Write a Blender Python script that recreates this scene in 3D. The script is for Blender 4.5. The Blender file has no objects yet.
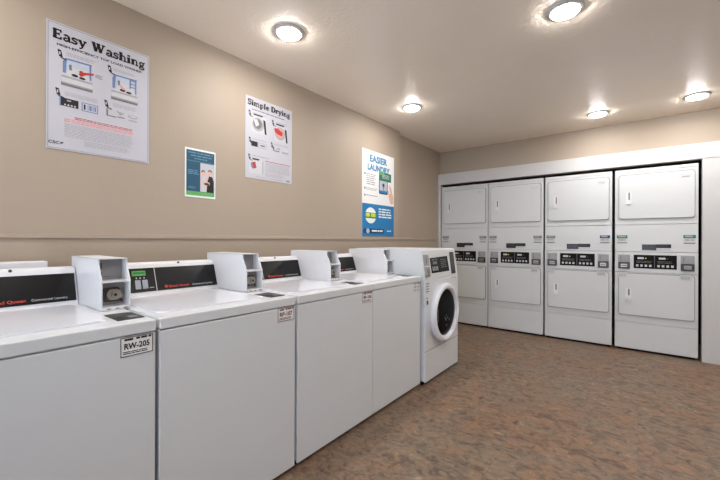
import bpy, bmesh, math, random
from mathutils import Matrix, Vector

# ------------------------------------------------------------------ camera, world, exposure
S = bpy.context.scene
COL = S.collection
cd = bpy.data.cameras.new('camera'); cam = bpy.data.objects.new('camera', cd); COL.objects.link(cam)
cd.sensor_width = 36.0; cd.lens = 353.1 / 720 * 36.0; cd.clip_start = 0.03
cam.matrix_world = (Matrix.Translation((0, 0, 1.184)) @ Matrix.Rotation(math.radians(38.25), 4, 'Z')
                    @ Matrix.Rotation(math.radians(90), 4, 'X') @ Matrix.Rotation(0.0034, 4, 'Z'))
S.camera = cam
w = bpy.data.worlds.new('world'); S.world = w; w.use_nodes = True
w.node_tree.nodes['Background'].inputs['Color'].default_value = (0.72, 0.84, 1.0, 1)
w.node_tree.nodes['Background'].inputs['Strength'].default_value = 1.6
S.view_settings.view_transform = 'Standard'; S.view_settings.look = 'None'
S.view_settings.gamma = 1.0; S.view_settings.use_curve_mapping = False
S.view_settings.exposure = 2.05
LAMP = 52.0          # emission of the ceiling lamps' lenses
LAMP_COLOR = (1.0, 0.975, 0.945)

# ------------------------------------------------------------------ materials
def s2l(c):
    return tuple(((v / 255) / 12.92 if v / 255 <= .04045 else ((v / 255 + .055) / 1.055) ** 2.4) for v in c)

def mat(name, rgb, rough=.5, metal=0.0, var=.03, scale=30, bump=0.0, bscale=120, spec=.5, coat=0.0, emit=None, estr=0, lin=False):
    m = bpy.data.materials.new(name); m.use_nodes = True
    nt = m.node_tree; b = nt.nodes['Principled BSDF']
    c = rgb if lin else s2l(rgb)
    tc = nt.nodes.new('ShaderNodeTexCoord')
    nz = nt.nodes.new('ShaderNodeTexNoise'); nz.inputs['Scale'].default_value = scale; nz.inputs['Detail'].default_value = 4
    nt.links.new(tc.outputs['Object'], nz.inputs['Vector'])
    rp = nt.nodes.new('ShaderNodeValToRGB')
    rp.color_ramp.elements[0].position = .3; rp.color_ramp.elements[1].position = .7
    rp.color_ramp.elements[0].color = (*[v * (1 - var) for v in c], 1)
    rp.color_ramp.elements[1].color = (*[min(1, v * (1 + var)) for v in c], 1)
    nt.links.new(nz.outputs['Fac'], rp.inputs['Fac']); nt.links.new(rp.outputs['Color'], b.inputs['Base Color'])
    b.inputs['Roughness'].default_value = rough; b.inputs['Metallic'].default_value = metal
    b.inputs['Specular IOR Level'].default_value = spec
    if coat: b.inputs['Coat Weight'].default_value = coat; b.inputs['Coat Roughness'].default_value = .08
    if bump:
        n2 = nt.nodes.new('ShaderNodeTexNoise'); n2.inputs['Scale'].default_value = bscale; n2.inputs['Detail'].default_value = 3
        nt.links.new(tc.outputs['Object'], n2.inputs['Vector'])
        bp = nt.nodes.new('ShaderNodeBump'); bp.inputs['Strength'].default_value = bump; bp.inputs['Distance'].default_value = .004
        nt.links.new(n2.outputs['Fac'], bp.inputs['Height']); nt.links.new(bp.outputs['Normal'], b.inputs['Normal'])
    if emit:
        b.inputs['Emission Color'].default_value = (*emit, 1); b.inputs['Emission Strength'].default_value = estr
    return m

def floor_mat():
    m = bpy.data.materials.new('slate_vinyl_tile'); m.use_nodes = True
    nt = m.node_tree; N = nt.nodes; Lk = nt.links; b = N['Principled BSDF']
    tc = N.new('ShaderNodeTexCoord')
    mp = N.new('ShaderNodeMapping'); mp.inputs['Location'].default_value = (0, .11, 0); mp.inputs['Scale'].default_value = (1 / .305, 1 / .305, 1)
    Lk.new(tc.outputs['Object'], mp.inputs['Vector'])
    fl = N.new('ShaderNodeVectorMath'); fl.operation = 'FLOOR'; Lk.new(mp.outputs['Vector'], fl.inputs[0])
    wn = N.new('ShaderNodeTexWhiteNoise'); wn.noise_dimensions = '3D'; Lk.new(fl.outputs[0], wn.inputs['Vector'])
    off = N.new('ShaderNodeVectorMath'); off.operation = 'SCALE'; off.inputs['Scale'].default_value = .35; Lk.new(wn.outputs['Color'], off.inputs[0])
    add = N.new('ShaderNodeVectorMath'); add.operation = 'ADD'; Lk.new(tc.outputs['Object'], add.inputs[0]); Lk.new(off.outputs[0], add.inputs[1])
    st = N.new('ShaderNodeMapping'); st.inputs['Rotation'].default_value = (0, 0, math.radians(-25)); st.inputs['Scale'].default_value = (11, 17, 1)
    Lk.new(add.outputs[0], st.inputs['Vector'])
    n1 = N.new('ShaderNodeTexNoise'); n1.inputs['Scale'].default_value = 1.0; n1.inputs['Detail'].default_value = 9; n1.inputs['Roughness'].default_value = .66; n1.inputs['Distortion'].default_value = 1.3
    Lk.new(st.outputs[0], n1.inputs['Vector'])
    rp = N.new('ShaderNodeValToRGB'); e = rp.color_ramp.elements
    cols = [(.30, (70, 58, 50)), (.42, (104, 89, 76)), (.52, (128, 112, 96)), (.59, (134, 108, 84)), (.70, (160, 146, 128))]
    e[0].position = cols[0][0]; e[0].color = (*s2l(cols[0][1]), 1); e[1].position = cols[1][0]; e[1].color = (*s2l(cols[1][1]), 1)
    for p, c in cols[2:]:
        q = e.new(p); q.color = (*s2l(c), 1)
    Lk.new(n1.outputs['Fac'], rp.inputs['Fac'])
    n2 = N.new('ShaderNodeTexNoise'); n2.inputs['Scale'].default_value = 2.4; n2.inputs['Detail'].default_value = 3; Lk.new(add.outputs[0], n2.inputs['Vector'])
    r2 = N.new('ShaderNodeValToRGB'); r2.color_ramp.elements[0].position = .42; r2.color_ramp.elements[1].position = .62
    Lk.new(n2.outputs['Fac'], r2.inputs['Fac'])
    mx = N.new('ShaderNodeMix'); mx.data_type = 'RGBA'; mx.blend_type = 'MULTIPLY'; mx.inputs['B'].default_value = (1.06, .90, .82, 1)
    Lk.new(r2.outputs['Color'], mx.inputs['Factor']); Lk.new(rp.outputs['Color'], mx.inputs['A'])
    # fine dark veins
    n3 = N.new('ShaderNodeTexNoise'); n3.inputs['Scale'].default_value = 3.0; n3.inputs['Detail'].default_value = 10; n3.inputs['Roughness'].default_value = .75
    Lk.new(st.outputs[0], n3.inputs['Vector'])
    r3 = N.new('ShaderNodeValToRGB'); r3.color_ramp.elements[0].position = .36; r3.color_ramp.elements[0].color = (.62, .6, .58, 1); r3.color_ramp.elements[1].position = .56; r3.color_ramp.elements[1].color = (1, 1, 1, 1)
    Lk.new(n3.outputs['Fac'], r3.inputs['Fac'])
    m3 = N.new('ShaderNodeMix'); m3.data_type = 'RGBA'; m3.blend_type = 'MULTIPLY'; m3.inputs['Factor'].default_value = .8
    Lk.new(mx.outputs['Result'], m3.inputs['A']); Lk.new(r3.outputs['Color'], m3.inputs['B'])
    # seams
    fr = N.new('ShaderNodeVectorMath'); fr.operation = 'FRACTION'; Lk.new(mp.outputs['Vector'], fr.inputs[0])
    sp = N.new('ShaderNodeSeparateXYZ'); Lk.new(fr.outputs[0], sp.inputs[0])
    mn = N.new('ShaderNodeMath'); mn.operation = 'MINIMUM'; Lk.new(sp.outputs['X'], mn.inputs[0]); Lk.new(sp.outputs['Y'], mn.inputs[1])
    lt = N.new('ShaderNodeMath'); lt.operation = 'LESS_THAN'; lt.inputs[1].default_value = .012; Lk.new(mn.outputs[0], lt.inputs[0])
    sc = N.new('ShaderNodeMath'); sc.operation = 'MULTIPLY'; sc.inputs[1].default_value = .2; Lk.new(lt.outputs[0], sc.inputs[0])
    m4 = N.new('ShaderNodeMix'); m4.data_type = 'RGBA'; m4.inputs['B'].default_value = (*s2l((74, 60, 50)), 1)
    Lk.new(sc.outputs[0], m4.inputs['Factor']); Lk.new(m3.outputs['Result'], m4.inputs['A'])
    Lk.new(m4.outputs['Result'], b.inputs['Base Color'])
    b.inputs['Roughness'].default_value = .48; b.inputs['Specular IOR Level'].default_value = .35
    bp = N.new('ShaderNodeBump'); bp.inputs['Strength'].default_value = .12; bp.inputs['Distance'].default_value = .003
    Lk.new(n1.outputs['Fac'], bp.inputs['Height']); Lk.new(bp.outputs['Normal'], b.inputs['Normal'])
    return m

M = dict(
    wall=mat('beige_wall_paint', (168, 153, 137), .6, bump=.18, bscale=90, var=.012, scale=3),
    ceiling=mat('beige_ceiling_paint', (250, 238, 223), .30, bump=.55, bscale=48, var=.012, scale=3),
    trim=mat('white_trim_paint', (196, 195, 195), .45, var=.01),
    alcove=mat('dark_alcove', (30, 28, 27), .9),  # dark colour deepens the shade seen through the dryer gaps
    enamel=mat('white_enamel', (211, 214, 217), .30, var=.008, scale=6),
    enamel_lit=mat('white_enamel_lit', (226, 227, 234), .12, var=.008, scale=6),  # same enamel, lightened for light on the lids; also the round door
    grey_panel=mat('pale_grey_enamel', (204, 206, 207), .35, var=.008, scale=6),
    boxpaint=mat('white_powder_coat', (218, 218, 221), .4, var=.01),
    boxgrey=mat('grey_powder_coat', (150, 151, 154), .4, var=.02),
    groove_grey=mat('dark_groove_grey', (96, 96, 98), .7),
    black=mat('black_plastic', (22, 22, 23), .28),
    gloss_black=mat('gloss_black_fascia', (16, 16, 18), .25, spec=.35),
    dimblue=mat('dim_blue_print', (92, 140, 164), .5), palepink=mat('pale_pink_print', (206, 186, 190), .5), boxgrey2=mat('dim_grey_print', (74, 76, 82), .5), matte_black=mat('matte_black_display', (17, 17, 18), .6, spec=.15),
    rubber=mat('black_rubber', (16, 15, 15), .8),
    metal=mat('brushed_metal', (168, 164, 158), .32, metal=.9, var=.08, scale=80),
    darkmetal=mat('dark_metal', (80, 78, 76), .38, metal=.8, var=.1),
    glint=mat('glint_metal', (120, 120, 122), .3, metal=.9),
    white=mat('white_print', (232, 232, 232), .5),
    paper=mat('poster_paper', (190, 189, 198), .38, var=.01),
    grey=mat('grey_print', (160, 160, 164), .5), midgrey=mat('mid_grey_print', (112, 112, 116), .5),
    lightgrey=mat('light_grey_print', (196, 196, 200), .5),
    ink=mat('black_print', (20, 20, 24), .5), red=mat('red_print', (180, 50, 40), .5), pink=mat('pink_print', (222, 150, 150), .5),
    blue=mat('blue_print', (108, 130, 172), .5), paleblue=mat('pale_blue_print', (182, 190, 206), .5),
    navy=mat('navy_print', (22, 48, 92), .5), teal=mat('teal_print', (26, 78, 104), .5), azure=mat('azure_print', (20, 118, 178), .5),
    green=mat('green_print', (96, 168, 92), .5), darkgreen=mat('dark_green_print', (16, 112, 84), .5),
    yellow=mat('lime_print', (206, 216, 60), .5), skin=mat('skin_print', (222, 178, 160), .5),
    headblue=mat('heading_blue_print', (58, 128, 170), .5), tealtag=mat('teal_tag_print', (34, 116, 122), .5),
    seal=mat('pale_seal', (232, 240, 240), .5),
    lcd=mat('green_display', (84, 140, 48), .3, emit=s2l((110, 210, 40)), estr=.03),
    button=mat('grey_button', (150, 156, 168), .4),
    darkred=mat('dark_red_plastic', (96, 34, 40), .4),
    glass=None, lens=None)
M['floor'] = floor_mat()
g = mat('dark_door_glass', (4, 4, 5), .35, spec=.05); M['glass'] = g
M['lens'] = mat('lit_lens', (255, 255, 255), .5, emit=LAMP_COLOR, estr=LAMP)
def pane_mat():
    m = bpy.data.materials.new('added_window_glass'); m.use_nodes = True
    nt = m.node_tree; nt.nodes.clear()
    o = nt.nodes.new('ShaderNodeOutputMaterial'); mx = nt.nodes.new('ShaderNodeMixShader'); t = nt.nodes.new('ShaderNodeBsdfTransparent')
    gl = nt.nodes.new('ShaderNodeBsdfGlossy'); gl.inputs['Roughness'].default_value = .02
    fz = nt.nodes.new('ShaderNodeFresnel'); nt.links.new(fz.outputs[0], mx.inputs[0])
    nt.links.new(t.outputs[0], mx.inputs[1]); nt.links.new(gl.outputs[0], mx.inputs[2]); nt.links.new(mx.outputs[0], o.inputs[0])
    return m
M['pane'] = pane_mat()

# ------------------------------------------------------------------ mesh helpers
def frame(o, u, v):
    u = Vector(u).normalized(); v = Vector(v).normalized(); n = u.cross(v)
    m = Matrix.Identity(4)
    for i, c in enumerate((u, v, n)):
        for r in range(3): m[r][i] = c[r]
    for r in range(3): m[r][3] = o[r]
    return m
I4 = Matrix.Identity(4)

class MB:
    def __init__(self): self.bm = bmesh.new(); self.mats = []
    def mi(self, k):
        if k not in self.mats: self.mats.append(k)
        return self.mats.index(k)
    def merge(self, b2, k, Mx, smooth=False):
        i = self.mi(k); vs = {}
        for v in b2.verts: vs[v] = self.bm.verts.new(Mx @ v.co)
        for f in b2.faces:
            try: nf = self.bm.faces.new([vs[v] for v in f.verts])
            except ValueError: continue
            nf.material_index = i; nf.smooth = f.smooth or smooth
        b2.free()
    def box(self, x0, x1, y0, y1, z0, z1, k, bevel=0, seg=2, Mx=I4):
        b = bmesh.new(); r = bmesh.ops.create_cube(b, size=1)
        for v in b.verts: v.co = Vector(((x0 + x1) / 2 + v.co.x * (x1 - x0), (y0 + y1) / 2 + v.co.y * (y1 - y0), (z0 + z1) / 2 + v.co.z * (z1 - z0)))
        if bevel: bmesh.ops.bevel(b, geom=b.edges[:], offset=bevel, segments=seg, affect='EDGES', profile=.5)
        self.merge(b, k, Mx); return self
    def prism(self, pts, z0, z1, k, bevel=0, seg=2, Mx=I4, smooth=False, allb=False):
        b = bmesh.new()
        lo = [b.verts.new((x, y, z0)) for x, y in pts]; hi = [b.verts.new((x, y, z1)) for x, y in pts]
        n = len(pts); b.faces.new(lo[::-1]); top = b.faces.new(hi)
        for i in range(n):
            f = b.faces.new((lo[i], lo[(i + 1) % n], hi[(i + 1) % n], hi[i])); f.smooth = smooth
        if bevel:
            bmesh.ops.bevel(b, geom=(b.edges[:] if allb else list(top.edges)), offset=bevel, segments=seg, affect='EDGES', profile=.5)
        self.merge(b, k, Mx); return self
    def disc(self, cx, cy, r, z0, z1, k, n=24, bevel=0, Mx=I4, ry=None):
        ry = ry or r
        return self.prism([(cx + r * math.cos(2 * math.pi * i / n), cy + ry * math.sin(2 * math.pi * i / n)) for i in range(n)], z0, z1, k, bevel, 2, Mx, n > 12)
    def revolve(self, prof, k, n=48, Mx=I4, cap=True):
        b = bmesh.new(); rings = []
        for r, z in prof:
            rings.append([b.verts.new((r * math.cos(2 * math.pi * i / n), r * math.sin(2 * math.pi * i / n), z)) for i in range(n)])
        for a, c in zip(rings, rings[1:]):
            for i in range(n):
                f = b.faces.new((a[i], a[(i + 1) % n], c[(i + 1) % n], c[i])); f.smooth = True
        if cap: b.faces.new(rings[0][::-1]); b.faces.new(rings[-1])
        bmesh.ops.recalc_face_normals(b, faces=b.faces[:])
        self.merge(b, k, Mx); return self
    def rect(self, u0, u1, v0, v1, k, Mx, h=.0007, base=0):
        return self.box(min(u0, u1), max(u0, u1), min(v0, v1), max(v0, v1), base, base + h, k, Mx=Mx)
    def text(self, s, u, v, size, k, Mx, h=.0006, align='LEFT', sx=1.0, bold=0.0, width=None):
        cu = bpy.data.curves.new('t', 'FONT'); cu.body = s; cu.size = size; cu.align_x = align; cu.extrude = 0; cu.offset = bold; cu.resolution_u = 3
        ob = bpy.data.objects.new('t', cu); COL.objects.link(ob)
        dg = bpy.context.evaluated_depsgraph_get(); dg.update()
        me = bpy.data.meshes.new_from_object(ob.evaluated_get(dg))
        if width:
            xs = [q.co.x for q in me.vertices]; sx = width / max(1e-6, max(xs) - min(xs))
        b = bmesh.new(); b.from_mesh(me)
        for q in b.verts: q.co = Vector((u + q.co.x * sx, v + q.co.y, h))
        bpy.data.objects.remove(ob); bpy.data.curves.remove(cu); bpy.data.meshes.remove(me)
        self.merge(b, k, Mx); return self
    def greek(self, u0, u1, v0, v1, rows, k, Mx, seed=1, fill=.5, h=.0006, ragged=.15):
        """rows of word-sized bars: type too small to read"""
        rnd = random.Random(seed); ph = (v0 - v1) / rows
        for i in range(rows):
            y = v0 - i * ph; x = u0; end = u1 - rnd.random() * ragged * (u1 - u0)
            while x < end - ph * .4:
                wd = min(ph * (1.2 + 3.2 * rnd.random()), end - x)
                self.rect(x, x + wd, y - ph * fill, y, k, Mx, h); x += wd + ph * .45
        return self
    def build(self, name, parent=None, loc=None):
        me = bpy.data.meshes.new(name)
        self.bm.normal_update()
        self.bm.to_mesh(me); self.bm.free()
        for k in self.mats: me.materials.append(M[k])
        o = bpy.data.objects.new(name, me); COL.objects.link(o)
        if parent: o.parent = parent
        if loc: o.location = loc
        return o

def rrect(x0, x1, y0, y1, r, n=5):
    p = []
    for cx, cy, a in ((x1 - r, y0 + r, -90), (x1 - r, y1 - r, 0), (x0 + r, y1 - r, 90), (x0 + r, y0 + r, 180)):
        for i in range(n + 1):
            t = math.radians(a + 90 * i / n); p.append((cx + r * math.cos(t), cy + r * math.sin(t)))
    return p

def thing(name, label, cat, loc=(0, 0, 0), group=None):
    o = bpy.data.objects.new(name, None); COL.objects.link(o); o.location = loc; o.empty_display_size = .1
    return tag(o, label, cat, group)
def tag(o, label, cat, group=None):
    o['label'] = label; o['category'] = cat
    if group: o['group'] = group
    return o
def struct(o): o['kind'] = 'structure'; return o
def dup(root, loc, label):
    r = root.copy(); COL.objects.link(r); r.location = loc; r['label'] = label
    for ch in list(root.children):
        c = ch.copy(); COL.objects.link(c); c.parent = r
        for gch in list(ch.children):
            d = gch.copy(); COL.objects.link(d); d.parent = c
    return r

# ------------------------------------------------------------------ room
XL, XL2, YJ, YB, XR, YF, H = -2.24, -2.31, 3.593, 4.84, 3.3, -1.7, 2.478
struct(MB().box(-2.5, XR + .12, YF - .12, 5.75, -.1, 0, 'floor').build('floor'))
struct(MB().box(-2.5, XR + .12, YF - .12, YB + .12, H, H + .1, 'ceiling').build('ceiling'))
b = MB(); b.prism([(-2.5, YF - .12), (XL, YF - .12), (XL, YJ), (XL2, YJ), (XL2, 5.75), (-2.5, 5.75)], 0, H, 'wall'); struct(b.build('wall_left'))
b = MB()
b.box(XL2, 1.2, YB, YB + .12, 2.0, H, 'wall'); b.box(1.2, XR, YB, YB + .12, 0, H, 'wall'); struct(b.build('wall_back'))
# alcove the dryers stand in
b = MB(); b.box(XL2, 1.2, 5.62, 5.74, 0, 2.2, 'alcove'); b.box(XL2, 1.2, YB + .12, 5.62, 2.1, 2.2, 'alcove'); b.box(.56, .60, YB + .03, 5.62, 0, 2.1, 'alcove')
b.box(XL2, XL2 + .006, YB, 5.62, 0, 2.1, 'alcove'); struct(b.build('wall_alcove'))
# right wall and front wall (window added behind the camera for fill light)
b = MB(); b.box(XR, XR + .12, YF, 5.0, 0, H, 'wall'); struct(b.build('wall_right'))
b = MB(); b.box(-2.24, -1.7, YF - .12, YF, 0, H, 'wall'); b.box(.7, XR, YF - .12, YF, 0, H, 'wall'); b.box(-1.7, .7, YF - .12, YF, 2.2, H, 'wall'); b.box(-1.7, .7, YF - .12, YF, 0, .5, 'wall')
struct(b.build('wall_front'))
wf = MB(); F = frame((-1.7, YF - .03, .5), (1, 0, 0), (0, 0, 1))
for a in ((0, 2.4, 0, .05), (0, 2.4, 1.65, 1.7), (0, .05, .05, 1.65), (2.35, 2.4, .05, 1.65), (1.175, 1.225, .05, 1.65)): wf.box(a[0], a[1], a[2], a[3], 0, .05, 'trim', .003, Mx=F)
wf = struct(wf.build('added_window'))
MB().box(.05, 2.35, .05, 1.65, .02, .026, 'pane', Mx=F).build('added_window_pane', wf)
# header, jambs, rail
b = MB(); b.box(XL2, 1.15, 4.78, YB, 1.992, 2.146, 'trim', .002); struct(b.build('trim_1'))
b = MB(); b.box(XL2, -2.272, 4.78, YB + .03, 0, 1.992, 'trim', .002); struct(b.build('trim_2'))
b = MB(); b.box(.490, 1.15, 4.784, YB + .03, 0, 1.9915, 'trim', .002); struct(b.build('trim_3'))
b = MB(); b.box(XL, XL + .009, YF, YJ, 1.187, 1.211, 'wall', .003); b.box(XL2, XL2 + .009, YJ, 4.779, 1.187, 1.211, 'wall', .003); struct(b.build('trim_4'))
b = MB(); b.box(XL, XL + .012, YF, YJ, 0, .1, 'trim', .003); struct(b.build('baseboard_left'))

# ------------------------------------------------------------------ ceiling lights
def lamp(loc, label, first=None):
    r = thing('recessed_ceiling_light', label, 'ceiling light', loc, 'round recessed ceiling lights')
    Mx = Matrix.Scale(-1, 4, (0, 0, 1))
    MB().revolve([(.060, .0), (.096, .0), (.096, .003), (.090, .008), (.072, .011), (.066, .012)], 'trim', 40, Mx, cap=False).build('trim_ring', r)
    MB().revolve([(.070, .003), (.070, .0125), (.065, .018), (.035, .021), (.004, .022)], 'lens', 32, Mx).build('light_lens', r)
    return r
LG = [((-1.715, 1.454, H), 'leftmost round ceiling light in the picture, above the Simple Drying poster'),
      ((-.327, 2.266, H), 'largest round ceiling light in view, at the top edge right of centre'),
      ((-1.733, 3.008, H), 'round ceiling light above the front-loading washer, between posters and dryers'),
      ((-.326, 4.319, H), 'round ceiling light in front of the third dryer stack from the left'),
      ((.406, 4.319, H), 'rightmost round ceiling light, in front of the fourth dryer stack'),
      ((-1.715, -.10, H), 'added round ceiling light over the near end of the washer row, behind the camera'),  # this and the following: lights added out of view to raise the light level
      ((-.327, .215, H), 'added round ceiling light directly above the camera'),
      ((1.35, 3.6, H), 'added round ceiling light beyond the right edge, nearest the dryer wall'),
      ((1.35, 1.9, H), 'added round ceiling light beyond the right edge, level with the washers'),
      ((2.35, 3.6, H), 'added round ceiling light in the far right corner of the room'),
      ((2.35, 1.9, H), 'added round ceiling light beside the right wall')]
l0 = lamp(*LG[0])
for p, t in LG[1:]: dup(l0, p, t)

# ------------------------------------------------------------------ top-loading washers (local: x=0 front plane, y=0 right-hand seam, faces +x)
XF = -1.386
GW = 'top-loading washers in a row along the left wall'
def price_label(r, colour, s):
    F = frame((.0012, -.117, .779), (0, 1, 0), (0, 0, 1)); q = MB()
    q.box(0, .102, 0, .066, -.001, .0006, 'white', Mx=F)
    for a in ((0, .102, 0, .0022), (0, .102, .0638, .066), (0, .0022, 0, .066), (.0998, .102, 0, .066)): q.rect(*a, colour, F, .0014)
    q.greek(.012, .042, .061, .052, 1, colour, F, 3, .8, .0014); q.greek(.048, .097, .062, .054, 1, colour, F, 4, .9, .0014, 0)
    q.text(s, .010, .025, .028, colour, F, .0014, bold=.0008, width=.08)
    q.greek(.008, .094, .017, .005, 2, colour, F, 5, .5, .0014)
    return q.build('price_label', r)
def washer(loc, label):
    r = thing('top_load_washer', label, 'washing machine', loc, GW)
    y0, y1 = -.660, -.004
    MB().box(-.70, -.012, y0, y1, .03, .850, 'enamel', .004).build('cabinet', r)
    MB().box(-.016, 0, y0, y1, .022, .846, 'enamel', .004).build('front_panel', r)
    MB().box(-.69, -.03, y0 + .01, y1 - .01, .0, .032, 'rubber').build('base', r)
    MB().box(-.714, .004, y0, y1, .851, .892, 'enamel', .004, 3).build('top_panel', r)
    lid = MB().prism(rrect(-.565, -.085, -.632, -.125, .03), .8925, .8985, 'enamel_lit', .004, 3).build('lid', r)
    # console
    q = MB(); Fx = frame((0, -.645, 0), (1, 0, 0), (0, 0, 1))   # n = -y
    prof = [(-.598, .893), (-.603, .900), (-.652, 1.046), (-.658, 1.054), (-.668, 1.057), (-.714, 1.057), (-.714, .884), (-.60, .884)]
    q.prism(prof, -.553, 0, 'boxpaint', .003, 2, Fx, allb=True); con = q.build('control_console', r)
    F = frame((-.6035, 0, .9015), (0, 1, 0), (-.049, 0, .146))
    MB().prism([(-.612, .008), (-.097, .008), (-.097, .134), (-.612, .134)], .0, .003, 'gloss_black', .001, 1, F).build('fascia', con)
    q = MB(); q.rect(-.545, -.482, .094, .120, 'lcd', F, .0042)
    q.greek(-.540, -.486, .114, .100, 1, 'darkgreen', F, 8, .8, .0048, 0); q.build('display', con)
    for a in (-.535, -.502):
        MB().prism(rrect(a, a + .025, .024, .071, .003), .003, .0055, 'button', .001, 1, F).build('button', con)
    q = MB()
    for a in (-.530, -.512, -.494): q.rect(a, a + .006, .078, .086, 'grey', F, .004)
    q.greek(-.470, -.445, .030, .022, 1, 'grey', F, 2, .6, .004)
    q.prism([(-.4375, .010), (-.4345, .010), (-.4365, .132), (-.4395, .132)], .003, .004, 'lightgrey', Mx=F)
    q.build('control_markings', con)
    q = MB(); q.rect(-.395, -.381, .020, .034, 'red', F, .0038); q.text('Speed Queen', -.377, .020, .017, 'red', F, .0038, bold=.0006, width=.112)
    q.text('Commercial Laundry', -.248, .020, .015, 'lightgrey', F, .0038, width=.120); q.build('logo_text', con)
    MB().disc(-.306, .157, .006, -.004, .002, 'black', 12, Mx=F).build('lock_screw', con)
    # coin box: side profile in x,z ; open front with two bays
    bx = -.304; q = MB(); Fb = frame((bx, -.088, 0), (1, 0, 0), (0, 0, 1))
    side = [(-.42, .894), (0, .894), (0, 1.012), (-.036, 1.074), (-.036, 1.104), (-.42, 1.104)]
    W = .105
    q.prism(side, -.005, 0, 'boxpaint', Mx=Fb); q.prism(side, -W, -W + .005, 'boxpaint', Mx=Fb)
    q.box(bx - .42, bx - .036, -.088, -.088 + W, 1.1005, 1.104, 'boxpaint')
    q.box(bx - .42, bx - .416, -.086, -.090 + W, .894, 1.10, 'boxpaint')
    q.box(bx - .38, bx - .055, -.0845, -.0915 + W, .896, 1.008, 'boxgrey')         # lower bay back
    q.box(bx - .38, bx - .085, -.0845, -.0915 + W, 1.012, 1.100, 'boxgrey')         # upper bay back
    q.box(bx - .09, bx - .001, -.0845, -.0915 + W, 1.006, 1.0125, 'boxpaint')       # shelf
    q.box(bx - .06, bx, -.0845, -.0915 + W, .894, .908, 'boxpaint')
    box = q.build('coin_box', r)
    q = MB(); Fl = frame((bx - .055, -.088, .894), (0, 1, 0), (0, 0, 1))
    q.prism(rrect(.020, .080, .028, .088, .010), 0, .012, 'darkmetal', .003, 2, Fl)
    q.prism(rrect(.030, .082, .036, .080, .016), .012, .022, 'metal', .004, 2, Fl)
    q.disc(.057, .058, .013, .022, .030, 'metal', 20, .002, Fl); q.disc(.058, .058, .006, .030, .0304, 'black', 12, Mx=Fl)
    q.build('coin_slide', box)
    MB().disc(.088, .030, .006, 0, .006, 'darkred', 14, .001, Fl).build('key_lock', box)
    q = MB(); Fu = frame((bx - .085, -.088, 1.012), (0, 1, 0), (0, 0, 1))
    q.prism(rrect(.020, .026, .012, .034, .003), 0, .002, 'black', Mx=Fu); q.prism(rrect(.022, .025, .046, .072, .0015), 0, .002, 'black', Mx=Fu)
    q.prism(rrect(.026, .060, .012, .014, .001), 0, .001, 'midgrey', Mx=Fu); q.build('slot_marks', box)
    q = MB()
    for a in (.02, .05, .08): q.rect(a, a + .014, .003, .007, 'groove_grey', frame((bx, -.088, .894), (0, 1, 0), (0, 0, 1)), .0008)
    q.build('lip_slots', box)
    # instruction plate lying on the top
    q = MB(); Fp = frame((-.216+.150, -.104, .8922), (0, 1, 0), (-1, 0, 0))
    q.prism(rrect(0, .088, 0, .146, .004), 0, .0022, 'black', .0006, 1, Fp)
    q.greek(.010, .078, .130, .080, 4, 'midgrey', Fp, 6, .4, .003); q.rect(.012, .040, .02, .065, 'darkmetal', Fp, .003); q.greek(.048, .080, .06, .02, 4, 'grey', Fp, 9, .4, .003)
    q.build('instruction_plate', r)
    return r
SEAM = (.557, 1.226, 1.9005, 2.5595)
WL = ['nearest white top-loading washer, cut off by the left edge of the picture',
      'second white top-loading washer from the left, green display lit on its black console',
      'third white top-loading washer from the left, under the tall Simple Drying poster',
      'farthest white top-loading washer, touching the front-loading washer']
w0 = washer((XF, SEAM[0], 0), WL[0]); ws = [w0]
for i in (1, 2, 3): ws.append(dup(w0, (XF, SEAM[i], 0), WL[i]))
for i, (r, c, s) in enumerate(zip(ws, ('ink', 'darkred', 'darkred', 'midgrey'), ('RW-205', 'RP-107', 'RP-106', 'RP-105'))): price_label(r, c, s)
for ch in ws[3].children:
    if ch.name.startswith('coin_box'): ch.location.x = .034
for wsh in ws[1:]:
    for ch in wsh.children:
        if ch.name.startswith('control_console'): ch.location = (0, .010, .004)
# white boxed-in pipe cover behind the nearest washer
b = MB(); b.box(-2.215, -2.125, -.45, .385, 0, 1.082, 'boxpaint', .004); tag(b.build('pipe_cover'), 'low white pipe cover standing against the wall behind the nearest washer', 'cover')

# ------------------------------------------------------------------ front-loading washer
FL = thing('front_load_washer', 'white front-loading washer with round dark glass door at the end of the row', 'washing machine', (-1.362, 2.578, 0))
WD = .668
q = MB(); Fs = frame((0, 0, 0), (1, 0, 0), (0, 0, 1))
q.prism([(-.72, .03), (-.002, .03), (-.002, .852), (-.034, 1.098), (-.050, 1.108), (-.72, 1.108)], -WD, 0, 'enamel', .004, 2, Fs, allb=True); q.build('cabinet', FL)
MB().box(-.70, -.02, .01, WD - .01, 0, .032, 'rubber').build('base', FL)
F = frame((0, 0, 0), (0, 1, 0), (0, 0, 1))
MB().box(.003, WD - .003, .022, .267, -.004, .004, 'enamel', .003, Mx=F).build('kick_panel', FL)
MB().box(.004, WD - .004, .2675, .2735, -.004, .0005, 'boxgrey', Mx=F).build('panel_gap_shade', FL)  # grey strip darkens the seam in place of shade in the gap
MB().box(.003, WD - .003, .274, .846, -.004, .004, 'enamel', .003, Mx=F).build('front_panel', FL)
FC = frame((-.002, 0, .852), (0, 1, 0), (-.032, 0, .246))
cp = MB().box(.004, WD - .004, .004, .232, -.002, .003, 'enamel', .003, Mx=FC).build('control_panel', FL)
q = MB(); q.prism([(.138, .052), (.485, .052), (.470, .190), (.128, .182)], .003, .006, 'gloss_black', .001, 1, FC)
q.text('Speed Queen', .16, .160, .022, 'grey', FC, .0068, width=.10)
q.rect(.17, .25, .125, .150, 'midgrey', FC, .0068)
for a in (.155, .185, .215, .245): q.rect(a, a + .016, .070, .108, 'grey', FC, .0068)
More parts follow.
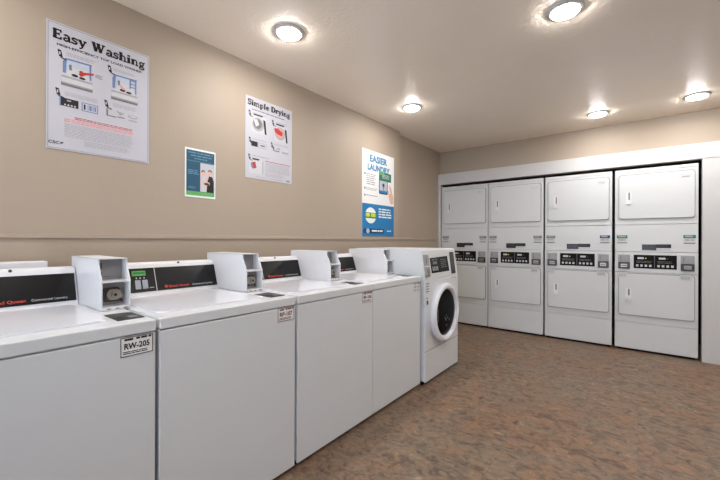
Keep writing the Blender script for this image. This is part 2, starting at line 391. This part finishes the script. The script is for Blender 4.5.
q.greek(.32, .45, .165, .08, 5, 'midgrey', FC, 4, .35, .0068); q.build('display', cp)
q = MB(); q.prism(rrect(.012, .100, .028, .212, .004), .003, .010, 'boxgrey', .002, 1, FC); q.rect(.012, .1, .112, .118, 'white', FC, .0125)
q.box(.024, .088, .04, .10, .008, .018, 'metal', .002, Mx=FC); q.rect(.05, .056, .14, .19, 'black', FC, .0108); q.build('coin_slot', cp)
q = MB(); q.prism(rrect(.530, .615, .022, .222, .004), .003, .007, 'black', .001, 1, FC); q.greek(.545, .6, .205, .05, 9, 'midgrey', FC, 7, .35, .0078); q.build('instruction_strip', cp)
FD = frame((.004, .333, .553), (0, 1, 0), (0, 0, 1))
dr = MB().revolve([(.252, 0), (.257, .014), (.257, .030), (.250, .044), (.236, .051), (.222, .051), (.210, .046), (.202, .036), (.199, .024), (.199, .010)], 'enamel_lit', 64, FD, cap=False).build('door', FL)
MB().revolve([(.2, .018), (.198, .024), (.160, .026), (.10, .028), (.004, .029)], 'glass', 48, FD).build('door_glass', dr)
q = MB(); q.prism(rrect(-.206, -.180, -.06, .06, .010), .024, .048, 'black', .004, 2, FD); q.build('door_handle', dr)
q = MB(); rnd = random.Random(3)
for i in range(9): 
    q.disc(-.02 + rnd.random() * .11, -.12 + rnd.random() * .09, .005 + .006 * rnd.random(), .026, .0298, 'glint', 10, Mx=FD)
q.build('door_glint_discs', dr)  # small metal discs on the glass model its glints of light
q = MB(); q.greek(.012, .075, .83, .745, 4, 'midgrey', F, 11, .4, .005); q.greek(.015, .06, .712, .70, 1, 'midgrey', F, 3, .6, .005); q.build('front_labels', FL)
q = MB(); q.prism(rrect(.030, .048, .655, .690, .004), .004, .008, 'black', .001, 1, F); q.build('lock_button', FL)
q = MB(); q.rect(.50, .62, .835, .842, 'grey', F, .0048); q.build('trim_label', FL)

# ------------------------------------------------------------------ stacked dryers
DW = .672
def dryer(loc, label, tagk='midgrey', groupname='stacked dryers in the alcove'):
    r = thing('stacked_dryer', label, 'dryer', loc, groupname)
    F = frame((0, 0, 0), (1, 0, 0), (0, 0, 1))
    MB().box(.002, DW - .002, .012, .72, .03, 1.955, 'grey_panel').build('cabinet', r)
    MB().box(.02, DW - .02, .03, .70, 0, .032, 'rubber').build('base', r)
    MB().box(.002, DW - .002, .026, .306, -.012, 0, 'grey_panel', .003, Mx=F).build('kick_panel', r)
    MB().box(.002, DW - .002, .311, .846, -.012, 0, 'grey_panel', .003, Mx=F).build('lower_front', r)
    cp = MB().box(.002, DW - .002, .850, 1.064, -.012, .003, 'grey_panel', .003, Mx=F).build('control_panel', r)
    MB().box(.002, DW - .002, 1.069, 1.354, -.012, 0, 'grey_panel', .003, Mx=F).build('service_panel', r)
    MB().box(.002, DW - .002, 1.359, 1.922, -.012, 0, 'grey_panel', .003, Mx=F).build('upper_front', r)
    MB().box(.002, DW - .002, 1.925, 1.955, -.012, 0, 'grey_panel', .003, Mx=F).build('top_strip', r)
    for z0, z1, hz0, hz1, nm in ((1.424, 1.892, 1.578, 1.706, 'upper_door'), (.390, .834, .55, .668, 'lower_door')):
        d = MB().prism(rrect(.038, .642, z0, z1, .022), .004, .014, 'grey_panel', .004, 3, F).build(nm, r)
        MB().prism(rrect(.0335, .6465, z0 - .0045, z1 + .0045, .026), 0, .0075, 'groove_grey', Mx=F).build('door_groove_shade', d)  # grey rim under the door stands in for shade in its groove
        q = MB(); q.prism(rrect(.098, .146, hz0 - .006, hz1 + .006, .008), .0135, .0165, 'boxpaint', .001, 1, F)
        q.prism(rrect(.119, .133, hz0 + .045, hz1, .006), .0165, .0172, 'midgrey', Mx=F)  # grey patch painted as the small shadow in the handle recess
        q.prism(rrect(.106, .138, hz0, hz0 + .045, .006), .0165, .030, 'boxpaint', .004, 2, F); q.build('door_handle', d)
        if nm == 'upper_door':
            q = MB(); q.text('Speed Queen', .535, z1 - .046, .019, 'grey', F, .0146, width=.085); q.greek(.545, .612, z1 - .052, z1 - .062, 1, 'lightgrey', F, 3, .6, .0226); q.build('logo_text', d)
    # door opening slot above the controls
    q = MB(); q.rect(.235, .352, 1.088, 1.148, 'black', F, .003); q.rect(.352, .468, 1.112, 1.150, 'ink', F, .003)
    q.greek(.245, .345, 1.135, 1.10, 3, 'boxgrey2', F, 5, .3, .0038); q.greek(.36, .46, 1.142, 1.118, 2, 'boxgrey2', F, 6, .3, .0038); q.rect(.352, .468, 1.090, 1.108, 'lightgrey', F, .002); q.build('instruction_plate', r)
    # display
    q = MB(); q.rect(.166, .512, .893, 1.036, 'matte_black', F, .006)
    for u0, sd in ((.178, 1), (.352, 2)):
        q.rect(u0 + .02, u0 + .072, .992, 1.012, 'lightgrey', F, .007); q.rect(u0 + .082, u0 + .094, .995, 1.006, 'darkred' if sd == 2 else 'yellow', F, .007)
        for j in range(4): q.rect(u0 + .008 + j * .036, u0 + .028 + j * .036, .912, .934, 'lightgrey', F, .007)
        q.greek(u0 + .01, u0 + .14, .972, .945, 2, 'midgrey', F, sd, .35, .007)
    q.rect(.336, .340, .90, 1.03, 'midgrey', F, .007); q.build('display', cp)
    for u0, nm in ((.032, 'L'), (.541, 'R')):
        q = MB(); q.box(u0, u0 + .102, .958, 1.036, .002, .010, 'boxgrey', .002, Mx=F)
        q.box(u0, u0 + .102, .884, .956, .002, .016, 'darkmetal', .003, Mx=F)
        q.box(u0 + .022, u0 + .080, .900, .938, .014, .026, 'metal', .004, Mx=F); q.rect(u0 + .030, u0 + .072, .914, .921, 'black', F, .0265)
        q.rect(u0 + .02, u0 + .026, .970, 1.02, 'midgrey', F, .0108); q.greek(u0 + .035, u0 + .09, 1.025, .975, 4, 'grey', F, 9, .4, .0108); q.build('coin_slot', cp)
        q = MB(); q.rect(u0 - .012, u0 + .080, .786, .838, 'lightgrey', F, .0152); q.greek(u0, u0 + .07, .828, .795, 3, 'midgrey' if nm == 'R' else 'grey', F, 4, .4, .0158); q.build('door_sticker', r)
    for u0, sd in ((.020, 1), (.560, 2)):
        q = MB(); k = tagk[sd - 1]
        q.rect(u0, u0 + .092, 1.158, 1.245, 'lightgrey', F, .002); q.rect(u0, u0 + .092, 1.212, 1.245, k, F, .003); q.greek(u0 + .012, u0 + .08, 1.24, 1.218, 1, 'grey', F, sd, .7, .0036)
        q.greek(u0 + .01, u0 + .084, 1.203, 1.182, 1, 'grey', F, 5 + sd, .8, .003); q.rect(u0 + .004, u0 + .088, 1.158, 1.168, 'midgrey', F, .003); q.build('number_sticker', r)
    return r
DL = ['leftmost white dryer stack, partly hidden behind the front-loading washer', 'second white dryer stack from the left, glossy highlight on its upper door',
      'third white dryer stack from the left, beside the wide black gap', 'rightmost white dryer stack with teal stickers, next to the white end panel']
for i, (x, tk) in enumerate(((-2.264, ('midgrey', 'midgrey')), (-1.588, ('midgrey', 'midgrey')), (-.900, ('midgrey', 'navy')), (-.205, ('darkgreen', 'tealtag')))):
    dryer((x, 4.80, 0), DL[i], tk)

# ------------------------------------------------------------------ posters (u to the right along +y, v up; pv = distance from the sheet's top)
PW = .145; 
class Pen:
    """slab-serif display lettering drawn as strokes"""
    def __init__(self, q, k, Mx, h): self.q, self.k, self.M, self.h = q, k, Mx, h
    def line(self, pts, w):
        for (x0, y0), (x1, y1) in zip(pts, pts[1:]):
            dx, dy = x1 - x0, y1 - y0; L = math.hypot(dx, dy)
            if L < 1e-6: continue
            nx, ny = -dy / L * w / 2, dx / L * w / 2
            self.q.prism([(x0 - nx, y0 - ny), (x1 - nx, y1 - ny), (x1 + nx, y1 + ny), (x0 + nx, y0 + ny)], 0, self.h, self.k, Mx=self.M)
def arc(cx, cy, rx, ry, a0, a1, n=9): return [(cx + rx * math.cos(math.radians(a0 + (a1 - a0) * i / n)), cy + ry * math.sin(math.radians(a0 + (a1 - a0) * i / n))) for i in range(n + 1)]
T, s_ = .29, .15     # stem and hairline
def stem(x, y0, y1, sf0=True, sf1=True, left=False):
    r = [([(x, y0), (x, y1)], T)]
    if sf0: r.append(([(x - .17, y0 + s_ / 2), (x + .17, y0 + s_ / 2)], s_))
    if sf1: r.append(([(x - .17, y1 - s_ / 2), (x + (.05 if left else .17), y1 - s_ / 2)], s_))
    return r
GL = {
 'E': (.80, stem(.2, 0, 1) + [([(.1, .05), (.72, .05)], s_), ([(.1, .95), (.70, .95)], s_), ([(.2, .52), (.55, .52)], s_), ([(.68, 0), (.68, .28)], .10), ([(.66, .72), (.66, 1)], .10), ([(.53, .38), (.53, .66)], .08)]),
 'D': (.92, stem(.2, 0, 1) + [([(.1, .05), (.45, .05)] + arc(.45, .5, .32, .45, -90, 90) + [(.1, .95)], .11), (arc(.45, .5, .33, .40, -60, 60), T)]),
 'S': (.72, [(arc(.36, .74, .24, .21, 25, 270) , .14), (arc(.36, .29, .25, .24, 90, -155), .14), ([(.62, .70), (.62, 1)], .08), ([(.09, .0), (.09, .32)], .08)]),
 'W': (1.30, [([(.18, .98), (.42, .03)], T), ([(.42, .05), (.63, .85)], .10), ([(.60, .98), (.86, .03)], T), ([(.86, .05), (1.10, .95)], .10), ([(.02, .955), (.38, .955)], s_), ([(.46, .955), (.80, .955)], s_), ([(.94, .955), (1.27, .955)], s_)]),
 'a': (.70, [(arc(.33, .46, .20, .20, 150, 0) + [(.53, .1)], .14), ([(.53, .55), (.53, .04), (.68, .04)], .15), (arc(.30, .19, .19, .155, 60, 330), .12)]),
 's': (.58, [(arc(.29, .50, .18, .15, 25, 270), .12), (arc(.29, .20, .19, .15, 90, -155), .12), ([(.50, .46), (.50, .68)], .07), ([(.07, .0), (.07, .22)], .07)]),
 'y': (.74, [([(.16, .64), (.40, .06)], .17), ([(.62, .64), (.36, -.08), (.28, -.22), (.12, -.22)], .10), ([(.01, .635), (.32, .635)], s_), ([(.46, .635), (.74, .635)], s_)]),
 'h': (.80, stem(.2, 0, 1, True, True, True) + [(arc(.42, .44, .18, .20, 170, 0) + [(.60, 0)], .15), ([(.46, .045), (.78, .045)], s_)]),
 'n': (.80, stem(.2, 0, .68, True, True, True) + [(arc(.42, .44, .18, .20, 170, 0) + [(.60, 0)], .15), ([(.46, .045), (.78, .045)], s_)]),
 'm': (1.18, stem(.2, 0, .68, True, True, True) + [(arc(.40, .44, .18, .20, 170, 0) + [(.58, 0)], .15), (arc(.78, .44, .18, .20, 170, 0) + [(.96, 0)], .15), ([(.46, .045), (.72, .045)], s_), ([(.84, .045), (1.13, .045)], s_)]),
 'i': (.42, stem(.2, 0, .68, True, True, True) + [([(.2, .80), (.2, .98)], T)]),
 'l': (.42, stem(.2, 0, 1, True, True, True)),
 'r': (.58, stem(.2, 0, .68, True, True, True) + [(arc(.42, .42, .18, .20, 160, 50), .14), ([(.52, .44), (.52, .62)], .12)]),
 'p': (.78, stem(.2, -.28, .68, True, True, True) + [(arc(.42, .34, .20, .28, 130, -130), .15)]),
 'e': (.66, [(arc(.34, .34, .22, .28, 0, 320), .14), ([(.14, .35), (.56, .35)], .09)]),
 'g': (.74, [(arc(.32, .42, .19, .20, 0, 360, 14), .12), (arc(.34, -.08, .25, .15, 0, 360, 14), .11), ([(.22, .20), (.16, .10), (.5, .06)], .09), ([(.45, .56), (.68, .66)], .09)]),
 ' ': (.42, [])}
def heading(root, s, u, v, cap, width, k, Mx):
    tot = sum(GL[c][0] for c in s); sx = width / tot; x = u; q = MB()
    for c in s + ' ':
        if c == ' ': q.build('heading_text', root); q = MB()
        wd, st = GL[c]; pen = Pen(q, k, Mx, .0012)
        for pts, wdt in st: pen.line([(x + a * sx, v + b_ * cap) for a, b_ in pts], wdt * (1.0 if wdt in (T, s_) else 1.45) * (sx + cap) / 2)
        x += wd * sx

def poster(name, label, y0, z1, w, h, border=None, sheet='paper'):
    r = thing(name, label, 'poster', (XL, y0, z1))
    q = MB(); F = frame((0.0005, 0, 0), (0, 1, 0), (0, 0, 1)); q.box(0, w, -h, 0, 0, .003, sheet, Mx=F)
    G = frame((.0036, 0, 0), (0, 1, 0), (0, 0, 1))
    if border:
        t, o = .0015, .006
        for a in ((o, w - o, -o - t, -o), (o, w - o, -h + o, -h + o + t), (o, o + t, -h + o, -o), (w - o - t, w - o, -h + o, -o)): q.rect(*a, border, G)
    q.build('sheet', r); return r, G

def block(r, u0, u1, v0, v1, rows, k, Mx, *a, **kw):
    q = MB(); q.greek(u0, u1, v0, v1, rows, k, Mx, *a, **kw); return q.build('text_block', r)
def number_mark(q, u, v, G, sc=1.0, k='ink'):
    q.prism([(u, v), (u + .013 * sc, v - .002 * sc), (u + .020 * sc, v - .034 * sc), (u + .006 * sc, v - .034 * sc)], 0, .001, k, Mx=G)
    q.rect(u + .006 * sc, u + .011 * sc, v - .024 * sc, v - .010 * sc, 'paper', G, .0014)
    q.prism([(u + .012 * sc, v - .034 * sc), (u + .034 * sc, v - .040 * sc), (u + .034 * sc, v - .046 * sc), (u + .010 * sc, v - .038 * sc)], 0, .001, k, Mx=G)

# large washing poster
r, G = poster('washing_poster', 'white wall poster headed Easy Washing in black letters, nearest the camera', .397, 2.246, .455, .622, 'midgrey')
heading(r, 'Easy Washing', .022, -.080, .046, .412, 'ink', G)
q = MB(); q.text('HIGH-EFFICIENCY TOP LOAD WASHER', .038, -.112, .0165, 'ink', G, .0008, width=.376, bold=.0004); q.build('subtitle_text', r)
def tub_picture(u, v, red):
    q = MB()
    q.prism([(u, v - .02), (u + .01, v), (u + .118, v + .004), (u + .118, v - .003), (u + .016, v - .008), (u + .012, v - .075), (u, v - .075)], 0, .0008, 'blue', Mx=G)
    q.rect(u + .014, u + .118, v - .078, v - .006, 'paleblue', G, .0006); q.rect(u + .108, u + .116, v - .08, v, 'blue', G, .0008)
    q.prism([(u + .014, v - .088), (u + .026, v - .040), (u + .100, v - .034), (u + .112, v - .088)], 0, .0010, 'lightgrey', Mx=G)
    q.prism([(u + .024, v - .03), (u + .034, v - .026), (u + .036, v - .055), (u + .026, v - .055)], 0, .0013, 'midgrey', Mx=G)
    q.disc(u + .048, v - .076, .014, 0, .0014, 'ink', 14, Mx=G, ry=.007); q.disc(u + .078, v - .080, .014, 0, .0014, 'ink', 14, Mx=G, ry=.006)
    if red:
        q.prism([(u + .062, v - .062), (u + .078, v - .048), (u + .125, v - .038), (u + .128, v - .046), (u + .092, v - .058), (u + .072, v - .074)], 0, .0016, 'red', Mx=G)
        q.disc(u + .074, v - .050, .009, 0, .0015, 'red', 12, Mx=G, ry=.008)
    else:
        q.prism([(u + .030, v - .05), (u + .040, v - .048), (u + .062, v - .070), (u + .048, v - .074)], 0, .0016, 'pink', Mx=G)
        q.rect(u + .082, u + .110, v - .012, v - .006, 'blue', G, .0012); q.rect(u + .082, u + .110, v - .030, v - .024, 'blue', G, .0012); q.rect(u + .082, u + .110, v - .048, v - .042, 'blue', G, .0012)
        q.rect(u + .082, u + .088, v - .055, v - .006, 'blue', G, .0012)
    q.prism([(u - .004, v - .088), (u + .120, v - .088), (u + .122, v - .098), (u - .006, v - .098)], 0, .0010, 'grey', Mx=G)
    q.rect(u - .004, u + .120, v - .122, v - .098, 'lightgrey', G, .0008); q.rect(u - .006, u + .122, v - .138, v - .122, 'midgrey', G, .0010)
    q.rect(u - .004, u + .120, v - .128, v - .124, 'grey', G, .0012)
    q.build('picture', r)
tub_picture(.062, -.162, True); tub_picture(.272, -.166, False)
for a in ((.042, -.130), (.250, -.127), (.034, -.320), (.235, -.318)):
    q = MB(); number_mark(q, a[0], a[1], G); q.build('number_mark', r)
q = MB(); block(r, .076, .20, -.133, -.153, 3, 'grey', G, 1, .35); block(r, .275, .39, -.136, -.152, 3, 'grey', G, 2, .35); block(r, .07, .21, -.330, -.352, 3, 'grey', G, 3, .35)
block(r, .275, .39, -.324, -.346, 3, 'grey', G, 4, .35); block(r, .196, .232, -.20, -.222, 3, 'midgrey', G, 5, .4)
block(r, .069, .375, -.488, -.556, 9, 'grey', G, 6, .38, ragged=.06); block(r, .150, .36, -.560, -.590, 4, 'grey', G, 7, .38, ragged=.2)
q = MB(); q.rect(.055, .125, -.402, -.362, 'ink', G, .0008); q.rect(.05, .055, -.405, -.36, 'blue', G, .0008)
for j in range(4): q.rect(.068 + j * .013, .075 + j * .013, -.398, -.391, 'lightgrey', G, .0012)
q.rect(.078, .095, -.376, -.369, 'grey', G, .0012); q.build('control_diagram', r)
q = MB(); q.rect(.138, .208, -.406, -.362, 'blue', G, .0008); q.rect(.142, .204, -.402, -.366, 'paper', G, .0010)
for a, b_ in ((.147, .154), (.163, .166), (.170, .180), (.184, .188), (.192, .199)): q.rect(a, b_, -.397, -.371, 'ink' if a < .15 else 'blue', G, .0013)
q.build('control_diagram', r)
q = MB(); q.rect(.245, .252, -.400, -.362, 'midgrey', G, .0008); q.rect(.252, .29, -.400, -.395, 'midgrey', G, .0008); q.prism([(.29, -.362), (.33, -.368), (.31, -.385)], 0, .0009, 'grey', Mx=G); q.rect(.295, .33, -.396, -.391, 'midgrey', G, .0008); q.build('control_diagram', r)
q = MB(); q.disc(.37, -.376, .024, 0, .0008, 'grey', 20, Mx=G, ry=.010); q.disc(.37, -.374, .017, 0, .0011, 'paper', 20, Mx=G, ry=.006); q.rect(.35, .392, -.402, -.394, 'grey', G, .0008); q.build('control_diagram', r)
q = MB(); block(r, .11, .37, -.447, -.462, 2, 'red', G, 8, .45, ragged=.02); block(r, .069, .378, -.463, -.482, 2, 'pink', G, 9, .6, ragged=.02)
q = MB(); q.text('CSC', .008, -.596, .020, 'ink', G, .0008, width=.042, bold=.0006); q.prism([(.054, -.594), (.066, -.588), (.066, -.584), (.054, -.584)], 0, .0008, 'ink', Mx=G); q.build('logo_text', r)

# drying poster
r, G = poster('drying_poster', 'white wall poster headed Simple Drying in black letters, right of the small teal notice', 1.492, 2.238, .437, .6)
heading(r, 'Simple Drying', .018, -.064, .042, .400, 'ink', G)
q = MB(); block(r, .055, .36, -.088, -.098, 1, 'midgrey', G, 4, .7, ragged=.02)
for a in ((.026, -.104), (.235, -.122), (.028, -.300), (.225, -.298), (.024, -.425)):
    q = MB(); number_mark(q, a[0], a[1], G, 1.05); q.build('number_mark', r)
def drum_picture(u, v, red):
    q = MB(); q.rect(u, u + .14, v - .125, v, 'lightgrey', G, .0006); q.rect(u + .02, u + .10, v + .004, v + .014, 'ink', G, .0008)
    q.disc(u + .06, v - .06, .05, 0, .0009, 'grey', 24, Mx=G, ry=.05); q.disc(u + .055, v - .055, .037, 0, .0012, 'midgrey' if not red else 'pink', 24, Mx=G, ry=.038)
    q.prism([(u + .105, v - .01), (u + .125, v - .02), (u + .136, v - .12), (u + .12, v - .12)], 0, .0012, 'ink', Mx=G)
    if red: q.prism([(u + .0, v - .03), (u + .03, v - .022), (u + .085, v - .045), (u + .08, v - .075), (u + .04, v - .07), (u + .01, v - .055)], 0, .0015, 'red', Mx=G)
    else: q.prism([(u + .02, v - .03), (u + .05, v - .02), (u + .07, v - .06), (u + .04, v - .08)], 0, .0015, 'lightgrey', Mx=G)
    q.build('picture', r)
drum_picture(.049, -.134, False); drum_picture(.255, -.155, True)
q = MB(); q.rect(.05, .105, -.362, -.325, 'ink', G, .0008); q.build('control_diagram', r); q = MB(); q.rect(.112, .186, -.366, -.326, 'grey', G, .0008); q.rect(.116, .182, -.362, -.330, 'paper', G, .0011); q.rect(.13, .17, -.352, -.340, 'midgrey', G, .0013); q.build('control_diagram', r)
q = MB(); q.rect(.248, .256, -.36, -.326, 'midgrey', G, .0008); q.rect(.256, .31, -.362, -.354, 'midgrey', G, .0008); q.disc(.30, -.338, .018, 0, .0008, 'grey', 16, Mx=G, ry=.009); q.build('control_diagram', r)
q = MB(); q.rect(.335, .40, -.366, -.352, 'grey', G, .0008); q.disc(.37, -.338, .02, 0, .0008, 'lightgrey', 16, Mx=G, ry=.009); q.build('control_diagram', r)
q = MB(); q.rect(.03, .155, -.562, -.455, 'lightgrey', G, .0006); q.rect(.06, .12, -.462, -.450, 'ink', G, .0009); q.prism([(.05, -.485), (.085, -.475), (.095, -.520), (.06, -.530)], 0, .0011, 'red', Mx=G)
q.prism([(.045, -.49), (.06, -.488), (.07, -.52), (.05, -.52)], 0, .0013, 'blue', Mx=G); q.rect(.15, .154, -.56, -.46, 'midgrey', G, .0009); q.build('picture', r)
q = MB(); block(r, .06, .19, -.112, -.124, 2, 'grey', G, 5, .4); block(r, .275, .39, -.13, -.142, 2, 'grey', G, 6, .4); block(r, .06, .19, -.303, -.318, 2, 'grey', G, 7, .4); block(r, .26, .40, -.302, -.316, 2, 'grey', G, 8, .4)
block(r, .06, .22, -.428, -.442, 1, 'grey', G, 9, .5); block(r, .175, .42, -.465, -.54, 8, 'grey', G, 10, .4, ragged=.08); block(r, .175, .36, -.545, -.575, 3, 'grey', G, 11, .4); block(r, .09, .36, -.582, -.59, 1, 'grey', G, 12, .6)
q = MB(); block(r, .175, .42, -.452, -.46, 1, 'red', G, 3, .6, ragged=.02)
q = MB(); q.text('CSC', .375, -.586, .014, 'ink', G, .0008, width=.04, bold=.0006); q.build('logo_text', r)

# small green-blue notice
r, G = poster('laundry_notice', 'small dark teal notice with a photo of two people, left of the drying poster', 1.06, 1.767, .203, .312, sheet='seal')
q = MB(); q.rect(.008, .195, -.276, -.012, 'teal', G, .0006); q.rect(.008, .195, -.300, -.274, 'green', G, .0008); q.build('printed_panel', r)
q = MB()
block(r, .020, .185, -.024, -.036, 1, 'dimblue', G, 2, .6, .001, .02); block(r, .035, .175, -.042, -.054, 1, 'dimblue', G, 3, .6, .001, .02); block(r, .06, .15, -.060, -.070, 1, 'dimblue', G, 4, .6, .001, .02); block(r, .018, .088, -.138, -.170, 3, 'dimblue', G, 5, .5, .001); block(r, .02, .07, -.245, -.26, 2, 'dimblue', G, 6, .5, .001)
q.rect(.008, .195, -.082, -.079, 'dimblue', G, .001); q.build('notice_text', r)
q = MB(); q.rect(.098, .193, -.272, -.086, 'palepink', G, .0012); q.rect(.098, .193, -.15, -.086, 'paper', G, .0014)
q.disc(.118, -.152, .011, 0, .0018, 'skin', 14, Mx=G, ry=.014); q.disc(.117, -.144, .012, 0, .0016, 'ink', 14, Mx=G, ry=.014)
q.prism([(.100, -.272), (.104, -.185), (.115, -.168), (.132, -.172), (.150, -.215), (.146, -.272)], 0, .0017, 'lightgrey', Mx=G)
q.disc(.162, -.146, .012, 0, .0018, 'skin', 14, Mx=G, ry=.015); q.disc(.163, -.137, .013, 0, .0016, 'ink', 14, Mx=G, ry=.014)
q.prism([(.140, -.272), (.146, -.200), (.158, -.165), (.180, -.168), (.190, -.20), (.190, -.272)], 0, .0019, 'ink', Mx=G)
q.disc(.138, -.215, .026, 0, .0022, 'skin', 16, Mx=G, ry=.013); q.disc(.140, -.219, .018, 0, .0025, 'darkred', 16, Mx=G, ry=.008); q.build('picture', r)

# app poster
r, G = poster('laundry_app_poster', 'tall white and blue wall poster headed Easier Laundry, nearest the dryers', 2.87, 2.138, .6, .912, sheet='white')
q = MB(); q.text('EASIER', .125, -.116, .096, 'headblue', G, .0010, width=.33, bold=.0045); q.build('heading_text', r); q = MB(); q.text('LAUNDRY', .088, -.208, .090, 'headblue', G, .0010, width=.42, bold=.0045); q.build('heading_text', r)
q = MB(); q.rect(.0, .6, -.912, -.568, 'azure', G, .0006); q.build('blue_panel', r)
for v in (-.255, -.409, -.482):
    q = MB(); q.disc(.045, v, .012, 0, .001, 'midgrey', 12, Mx=G); q.build('bullet_mark', r)
block(r, .07, .25, -.250, -.375, 6, 'grey', G, 3, .45, ragged=.3); block(r, .07, .27, -.40, -.43, 2, 'grey', G, 4, .45); block(r, .07, .30, -.475, -.49, 1, 'grey', G, 5, .6)
q = MB(); q.prism(rrect(.300, .470, -.445, -.203, .014), 0, .0008, 'navy', Mx=G); q.rect(.312, .458, -.43, -.298, 'paper', G, .0011); q.rect(.308, .54, -.298, -.203, 'darkgreen', G, .0013); q.rect(.308, .40, -.235, -.203, 'green', G, .0016)
block(r, .36, .50, -.225, -.275, 3, 'paper', G, 6, .5, .0020, .05); q.disc(.385, -.345, .022, 0, .0014, 'navy', 14, Mx=G); q.rect(.375, .395, -.40, -.36, 'blue', G, .0014); q.rect(.312, .458, -.43, -.405, 'azure', G, .0014); q.build('phone_picture', r)
q = MB()
for i, (a, b_) in enumerate(((.49, -.33), (.515, -.35), (.47, -.40))):
    q.prism([(a, b_), (a + .018, b_ + .008), (a + .075, b_ - .13), (a + .055, b_ - .14)], 0, .0016 + i * .0003, 'skin', Mx=G)
q.prism([(.50, -.43), (.57, -.42), (.59, -.53), (.55, -.55)], 0, .0013, 'skin', Mx=G); q.build('hand_picture', r)
q = MB(); q.disc(.150, -.692, .098, 0, .0010, 'seal', 28, Mx=G, ry=.085); q.rect(.055, .245, -.722, -.662, 'darkgreen', G, .0014); block(r, .065, .235, -.668, -.712, 1, 'yellow', G, 4, .9, .0018, .02); q.build('round_badge', r)
q = MB(); block(r, .295, .55, -.607, -.722, 4, 'seal', G, 7, .5, .0010, .25)
q.prism(rrect(.020, .395, -.882, -.832, .02), 0, .0010, 'navy', Mx=G); q.disc(.10, -.857, .030, 0, .0013, 'paleblue', 18, Mx=G, ry=.026); q.build('logo_bar', r); block(r, .17, .37, -.846, -.868, 1, 'seal', G, 8, .8, .0014, .02); block(r, .46, .55, -.848, -.866, 1, 'seal', G, 9, .6, .0010, .02)
